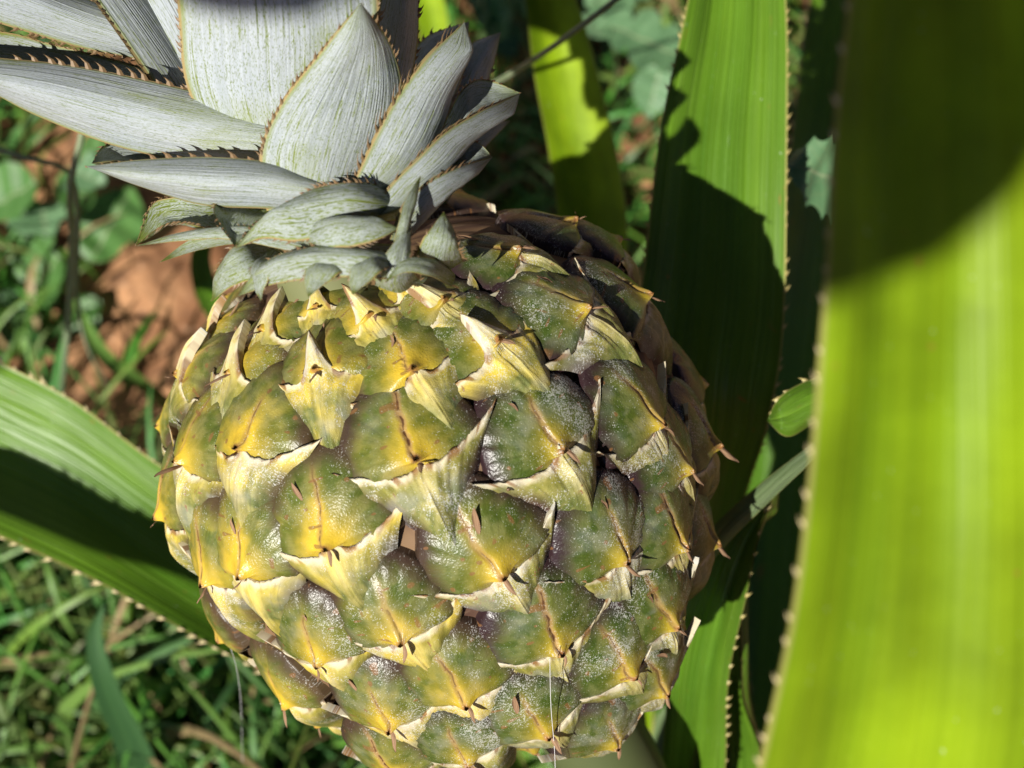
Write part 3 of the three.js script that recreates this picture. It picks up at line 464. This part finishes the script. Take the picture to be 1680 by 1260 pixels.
// unseen leafy caster added behind the camera, shaped to shade near leaf, crown and ground
{
  const m = mat({ color: new THREE.Color(0.06, 0.13, 0.02), roughness: 0.5 }), dist = 0.5;
  const outline = (cx, cy, r, ax, ay, d, len) => {            // margins of a leaf with a round tip, axis (ax, ay) in the leaf it shades
    const bx = -ay, by = ax, f = (a, b) => toSun(cx + ax * a * r + bx * b * r, cy + ay * a * r + by * b * r, d, dist);
    const side = (s) => [f(-len, s * 0.12), f(-len * 0.7, s * 0.85), f(-len * 0.35, s * 1.02), f(0, s), f(0.5, s * 0.86), f(0.86, s * 0.5), f(1, 0)];
    return { L: side(-1), R: side(1), base: f(-len, 0) };
  };
  const A = outline(1330, 80, 420, 0.45, 0.893, 0.155, 4.5), gSun = (px, py) => onGround(px, py).addScaledVector(SUN, 0.9), C = { L: [[925, -200], [850, -60], [835, 60], [845, 150], [880, 220], [935, 250]].map((q) => gSun(...q)), R: [[945, -200], [985, -60], [1030, 60], [1035, 150], [990, 220], [935, 250]].map((q) => gSun(...q)), base: gSun(935, -200) }, B = outline(480, -350, 380, 0.2, 0.98, 0.25, 2.6);
  const left = V3(0, 1, 0).cross(SUN).normalize(); if (left.x > 0) left.negate();
  const foot = A.base.clone().addScaledVector(left, 0.75).setY(0), shadeCaster = thing('shade_caster', 'unseen round-leaved shade caster added behind the viewer on the left to cast wanted shadows', 'shade_caster', foot), bark = mat({ color: new THREE.Color(0.14, 0.10, 0.05), roughness: 0.8 });
  for (const o of [A, B, C]) { const g = blade('leaf', shadeCaster, m, { L: o.L, R: o.R, nt: 60, ns: 10, bulge: 0.002, th: 0.0008, spines: 'none', seed: ++cs }); g.position.sub(foot); }
  for (const o of [A, B, C]) { const e = o.base.clone().sub(foot), c = new THREE.CatmullRomCurve3([V3(0, -0.01, 0), V3(0, 0.5, 0), V3(0, 1.05, 0).lerp(e, 0.25).setY(1.05), e.clone().multiplyScalar(0.7).setY(e.y + 0.22), e]); mesh('stem', new THREE.TubeGeometry(c, 40, 0.006, 10), bark, shadeCaster); }
}

// ---------------------------------------------------------------- grass, weeds, clods
{
  const r = rng(5), blades = [];
  const geo = gridGeo(2, 8, (a, b) => { const w = (a - 0.5) * Math.pow(1 - b, 0.55) * (0.6 + 0.8 * Math.min(1, b * 4)); return [w, b - 0.35 * b * b * b, 0.62 * b * b + Math.abs(a - 0.5) * 0.1 * (1 - b), a, b]; });
  const place = (p, len, wid, turn, tint) => blades.push([p, len, wid, turn, tint]);
  for (let i = 0; i < 60000 && blades.length < 8000; i++) {
    const far = r() < 0.25, x = (r() - 0.5) * (far ? 2.2 : 0.75), z = (far ? (r() - 0.5) * 2.2 : -0.42 + r() * 0.75);
    const p = V3(x, groundY(x, z), z), [px, py] = toPx(p);
    let d = far ? 0.5 : 0.22 * sm(0.4, 0.7, fbm(x * 8 + 7, z * 8 + 7, 61, 3)) + 0.04;
    if (px > -200 && px < 700 && py > 830) d = 0.95;
    if (px > -300 && px < 70 && py < 700 && py > -100) d = 0.5;
    if (px > 120 && px < 460 && py > 240 && py < 860) d = 0.012;
    if (px > 640 && py < 420) d = Math.max(d, 0.55);
    if (x * x + z * z > 1.3) d *= 0.5;
    if (r() > d) continue;
    place(p, 0.035 + 0.075 * r() * r() + (py > 830 ? 0.045 * r() : 0), 0.0018 + 0.0034 * r() * r(), r() * 6.283, r());
  }
  const g = new THREE.InstancedMesh(geo, mat({ color: new THREE.Color(1, 1, 1), roughness: 0.5, transmission: 0.25 }), blades.length), M = new THREE.Matrix4(), q = new THREE.Quaternion(), c = new THREE.Color();
  blades.forEach(([p, len, wid, turn, t], i) => {
    q.setFromEuler(new THREE.Euler((r() - 0.3) * 0.9, turn, (r() - 0.5) * 0.7, 'YXZ')); M.compose(p, q, V3(wid, len, len * (0.5 + r()))); g.setMatrixAt(i, M);
    const dry = r() < 0.07; g.setColorAt(i, dry ? c.setRGB(0.36, 0.26, 0.12) : c.setRGB(0.06 + 0.11 * t, 0.16 + 0.16 * r(), 0.025 + 0.03 * r()));
  });
  g.name = 'grass'; g.castShadow = g.receiveShadow = true; scene.add(g); tag(g, 'short green grass blades growing on the red soil', 'grass', null, 'stuff');
}
{ // clods and grit
  const r = rng(15), n = 2600, ico = new THREE.IcosahedronGeometry(1, 2), a = ico.attributes.position;
  for (let i = 0; i < a.count; i++) { const x = a.getX(i), y = a.getY(i), z = a.getZ(i), k = 0.7 + 0.6 * noise(x * 1.6 + 5, y * 1.6 + z * 1.3 + 5, 3); a.setXYZ(i, x * k, y * k * 0.75, z * k); }
  ico.computeVertexNormals();
  const g = new THREE.InstancedMesh(ico, mat({ color: new THREE.Color(1, 1, 1), roughness: 0.95 }), n), M = new THREE.Matrix4(), q = new THREE.Quaternion(), c = new THREE.Color();
  for (let i = 0; i < n; i++) { const x = (r() - 0.5) * 1.3, z = (r() - 0.5) * 1.3 - 0.1, s = 0.0006 + 0.005 * Math.pow(r(), 5); q.setFromEuler(new THREE.Euler(r() * 6, r() * 6, r() * 6)); M.compose(V3(x, groundY(x, z) + s * 0.3, z), q, V3(s, s, s)); g.setMatrixAt(i, M); const t = 0.7 + 0.5 * r(); g.setColorAt(i, c.setRGB(0.40 * t, 0.20 * t, 0.095 * t)); }
  g.name = 'soil_grit'; g.castShadow = g.receiveShadow = true; scene.add(g); tag(g, 'small reddish clods and grit scattered on the soil', 'soil', null, 'stuff');
}
const weedMat = (a, b, sd) => mat({ map: tex(128, 256, (u, v) => { const e = Math.abs(u - 0.5); const n = fbm(u * 7, v * 9, sd, 3); let c = mix(a, b, n); c = mix(c, [0.30, 0.36, 0.20], sm(0.03, 0.012, e) * 0.7); return mix(c, [0.24, 0.30, 0.14], sm(0.9, 0.97, Math.sin((v - e * 0.8) * 42)) * 0.25); }), roughness: 0.5, transmission: 0.2 });
const wA = weedMat([0.055, 0.16, 0.03], [0.10, 0.24, 0.05], 3), wB = weedMat([0.09, 0.20, 0.085], [0.16, 0.30, 0.14], 7), stemMat = mat({ color: new THREE.Color(0.13, 0.19, 0.06), roughness: 0.6 });
function stem(name, parent, pts, r0, r1, m = stemMat) {
  const c = new THREE.CatmullRomCurve3(pts), n = 36, g = new THREE.TubeGeometry(c, n, 1, 8), p = g.attributes.position, cp = c.getSpacedPoints(n);
  for (let i = 0; i <= n; i++) for (let k = 0; k <= 8; k++) { const j = i * 9 + k, q = cp[i], s = r0 + (r1 - r0) * i / n; p.setXYZ(j, q.x + (p.getX(j) - q.x) * s, q.y + (p.getY(j) - q.y) * s, q.z + (p.getZ(j) - q.z) * s); }
  return mesh(name, g, m, parent);
}
// a weed leaf from base a to tip b, with lobes and teeth
function weedLeaf(parent, m, a, b, width, { lobes = 0, teeth = 0, face = V3(0, 1, 0.25), droop = 0.1, seed = 1 } = {}) {
  const ax = b.clone().sub(a), len = ax.length(); ax.normalize(); const sd = ax.clone().cross(face).normalize(), n = sd.clone().cross(ax).normalize();
  const g = gridGeo(12, 60, (u, v) => {
    const s = u * 2 - 1; let w = Math.pow(Math.sin(Math.PI * Math.pow(clamp(v, 0, 1), 0.75)), 0.75) * (0.8 + 0.4 * noise(v * 4, s > 0 ? 1 : 5, seed));
    if (lobes) w *= 0.42 + 0.58 * Math.pow(Math.abs(Math.sin(v * Math.PI * lobes + (s > 0 ? 0 : 0.5))), 0.6);
    if (teeth) w *= 0.84 + 0.22 * Math.pow(1 - Math.abs(((v * teeth + (s > 0 ? 0 : 0.4)) % 1) * 2 - 1), 2.2);
    const x = s * w * width, h = -droop * len * v * v + Math.abs(s) * w * width * 0.25 + 0.06 * width * Math.sin(v * 20 + s * 2);
    const p = a.clone().addScaledVector(ax, v * len).addScaledVector(sd, x).addScaledVector(n, h);
    return [p.x, p.y, p.z, u, v];
  });
  return mesh('leaf', g, m, parent);
}
function weed(name, label, root, stems, leaves, m = wA) {
  const t = thing(name, label, 'weed', root);
  const loc = (a) => asP(a).sub(root);
  for (const s of stems) stem('stem', t, s.map((a) => loc(a)), 0.0011, 0.0006);
  leaves.forEach(([a, b, w, o], i) => weedLeaf(t, o?.m ?? m, loc(a), loc(b), w, { seed: i + 3, ...o }));
  return t;
}
const gr = (px, py) => { const p = onGround(px, py); p.y = groundY(p.x, p.z) - 0.003; return p; };
{ // broad-leaved weeds
  const a = gr(60, 470);
  weed('broadleaf_weed', 'small broad-leaved weed left of the crown beside bare soil', a, [[a, [62, 400, 0.66], [70, 330, 0.64]], [a, [110, 460, 0.66], [150, 430, 0.65]]],
    [[[70, 330, 0.64], [30, 430, 0.655], 0.012], [[70, 340, 0.64], [75, 385, 0.625], 0.013, { m: wB }], [[90, 300, 0.62], [160, 330, 0.63], 0.010], [[120, 280, 0.62], [168, 300, 0.61], 0.009, { m: wB }], [[60, 300, 0.62], [-40, 350, 0.63], 0.012], [[150, 430, 0.65], [215, 300, 0.66], 0.014], [[100, 420, 0.65], [20, 500, 0.66], 0.016], [[90, 500, 0.66], [130, 600, 0.65], 0.018], [[60, 510, 0.66], [-30, 560, 0.65], 0.016, { m: wB }], [[130, 260, 0.62], [215, 245, 0.62], 0.008]]);
  const b = gr(1010, 150);
  weed('lobed_weed', 'weed with pale lobed leaves behind the upright leaf at the top', b, [[b, [1010, 90, 0.60], [1000, 60, 0.58]], [b, [1060, 200, 0.62], [1090, 120, 0.60]]],
    [[[1120, 95, 0.585], [985, 28, 0.58], 0.013, { m: wB, lobes: 3 }], [[1085, 105, 0.595], [1062, 195, 0.60], 0.008, { m: wB }], [[1000, 60, 0.58], [930, 20, 0.60], 0.006, { m: wB }], [[960, 10, 0.62], [1080, -30, 0.62], 0.010, { lobes: 3 }]], wB);
  const c = gr(1390, 430);
  weed('toothed_weed', 'weed with one prickly toothed leaf between the two right leaves', c, [[c, [1440, 400, 0.46], [1420, 312, 0.366]]], [[[1420, 312, 0.366], [1286, 264, 0.356], 0.0098, { m: wB, teeth: 6, face: V3(0, 1, 0.5), droop: 0.02 }]], wB);
  const d = gr(820, 60);
  weed('shaded_weed', 'dim green weed growing behind the right side of the crown', d, [[d, [830, 20, 0.70], [840, -20, 0.66]]], [[[830, 30, 0.70], [770, -10, 0.69], 0.012, { m: wB }], [[840, 10, 0.68], [800, 60, 0.70], 0.010], [[840, 0, 0.68], [905, -20, 0.68], 0.014], [[820, 40, 0.70], [842, 95, 0.70], 0.008, { m: wB }]]);
}
function reed(label, pts, r0, r1, name = 'tall_grass', seeds) {
  const root = pts[0] instanceof THREE.Vector3 ? pts[0] : asP(pts[0]), t = thing(name, label, 'grass', root), loc = pts.map((a) => asP(a).sub(root));
  const m = mat({ map: tex(64, 256, (u, v) => mix([0.10, 0.17, 0.07], [0.36, 0.40, 0.26], sm(0.4, 0.75, fbm(u * 3, v * 14, 8, 3)))), roughness: 0.6 });
  stem('stem', t, loc, r0, r1, m);
  if (seeds) { const c = new THREE.CatmullRomCurve3(loc); for (let i = 0; i < seeds[2]; i++) { const k = seeds[0] + (seeds[1] - seeds[0]) * i / seeds[2], p = c.getPointAt(k), tn = c.getTangentAt(k); const g = new THREE.SphereGeometry(1, 8, 6); g.scale(0.0007, 0.0024, 0.0005); const s = mesh('seed', g, m, t); s.quaternion.setFromUnitVectors(V3(0, 1, 0), tn); s.position.copy(p).addScaledVector(RIGHT, (i % 2 ? 1 : -1) * r0 * 0.6); } }
  return t;
}
reed('grass stem standing upright beside the left crown leaf tips', [gr(80, 760), [100, 640, 0.50], [118, 420, 0.43], [116, 300, 0.40], [136, 215, 0.385], [150, 120, 0.37]], 0.0013, 0.0008, 'tall_grass', [0.02, 0.35, 8]);
reed('thin grass stem crossing to the left frame edge near the crown', [gr(180, 640), [128, 500, 0.46], [112, 278, 0.41], [60, 265, 0.40], [0, 245, 0.395], [-120, 220, 0.39]], 0.0008, 0.0007, 'tall_grass');
reed('slender grass seed stalk slanting up behind the crown to the top edge', [gr(700, 230), [760, 165, 0.50], [840, 120, 0.40], [905, 78, 0.37], [960, 38, 0.36], [1015, -4, 0.355], [1080, -60, 0.35]], 0.0008, 0.0007, 'seeding_grass', [0.66, 0.9, 13]);
function bigBlade(label, L, R, m) { const root = L[0] instanceof THREE.Vector3 ? L[0] : asP(L[0]); const g = blade(numbered('broad_grass'), scene, m, { L, R, nt: 40, ns: 8, th: 0.0005, bulge: -0.001, spines: 'none', seed: ++cs }); tag(g, label, 'grass', 'single broad grass blades', 'thing'); return g; }
const gb1 = mat({ map: tex(64, 256, (u, v) => mix([0.022, 0.075, 0.022], [0.05, 0.13, 0.035], noise(u * 20, v * 4, 3))), roughness: 0.5, transmission: 0.15 });
const gb2 = mat({ map: tex(64, 256, (u, v) => mix([0.10, 0.22, 0.03], [0.17, 0.30, 0.06], noise(u * 20, v * 4, 5))), roughness: 0.5, transmission: 0.2 });
bigBlade('dark broad grass blade curving up in the bottom left corner', [gr(205, 1330), [192, 1240, 0.50], [150, 1120, 0.46], [142, 1040, 0.45], [172, 988, 0.445]], [gr(275, 1330), [250, 1235, 0.50], [192, 1120, 0.46], [168, 1040, 0.45], [172, 988, 0.445]], gb1);
bigBlade('green grass blade slanting over the bare soil left of the fruit', [gr(300, 700), [230, 642, 0.60], [170, 600, 0.58], [130, 540, 0.57], [105, 470, 0.56]], [gr(300, 670), [240, 622, 0.60], [180, 575, 0.58], [142, 520, 0.57], [105, 470, 0.56]], gb2);
bigBlade('pale grass blade bending down below the left leaf margin', [gr(60, 890), [72, 930, 0.53], [92, 1000, 0.53], [130, 1060, 0.54]], [gr(78, 890), [86, 930, 0.53], [104, 990, 0.53], [130, 1060, 0.54]], gb2);
bigBlade('light grass blade lying low in the grass below the fruit', [gr(300, 1090), [330, 1130, 0.55], [362, 1168, 0.55], [400, 1180, 0.55]], [gr(312, 1078), [345, 1118, 0.55], [372, 1152, 0.55], [400, 1180, 0.55]], gb2);
// fine spider threads between the fruit and the grass
{
  const m = mat({ color: new THREE.Color(0.75, 0.75, 0.75), roughness: 0.3, specularIntensity: 1 });
  const thread = (label, pts) => { const g = new THREE.TubeGeometry(new THREE.CatmullRomCurve3(pts.map(asP)), 20, 0.00006, 5); tag(mesh(numbered('spider_thread'), g, m), label, 'spider thread', 'spider threads on the fruit', 'thing'); };
  thread('spider thread from the lower left eyes down towards the grass', [[345, 990, 0.286], [378, 1062, 0.30], [392, 1120, 0.32], [398, 1250, 0.38]]);
  thread('spider thread hanging straight down over the lowest eyes', [hitFruit(902, 1080, 0.007), [904, 1160, 0.262], [910, 1235, 0.27], [912, 1330, 0.28]]);
  thread('short spider thread on the left edge of the fruit', [[309, 700, 0.27], [307, 745, 0.268], [305, 800, 0.272]]);
}
renderer.render(scene, camera);
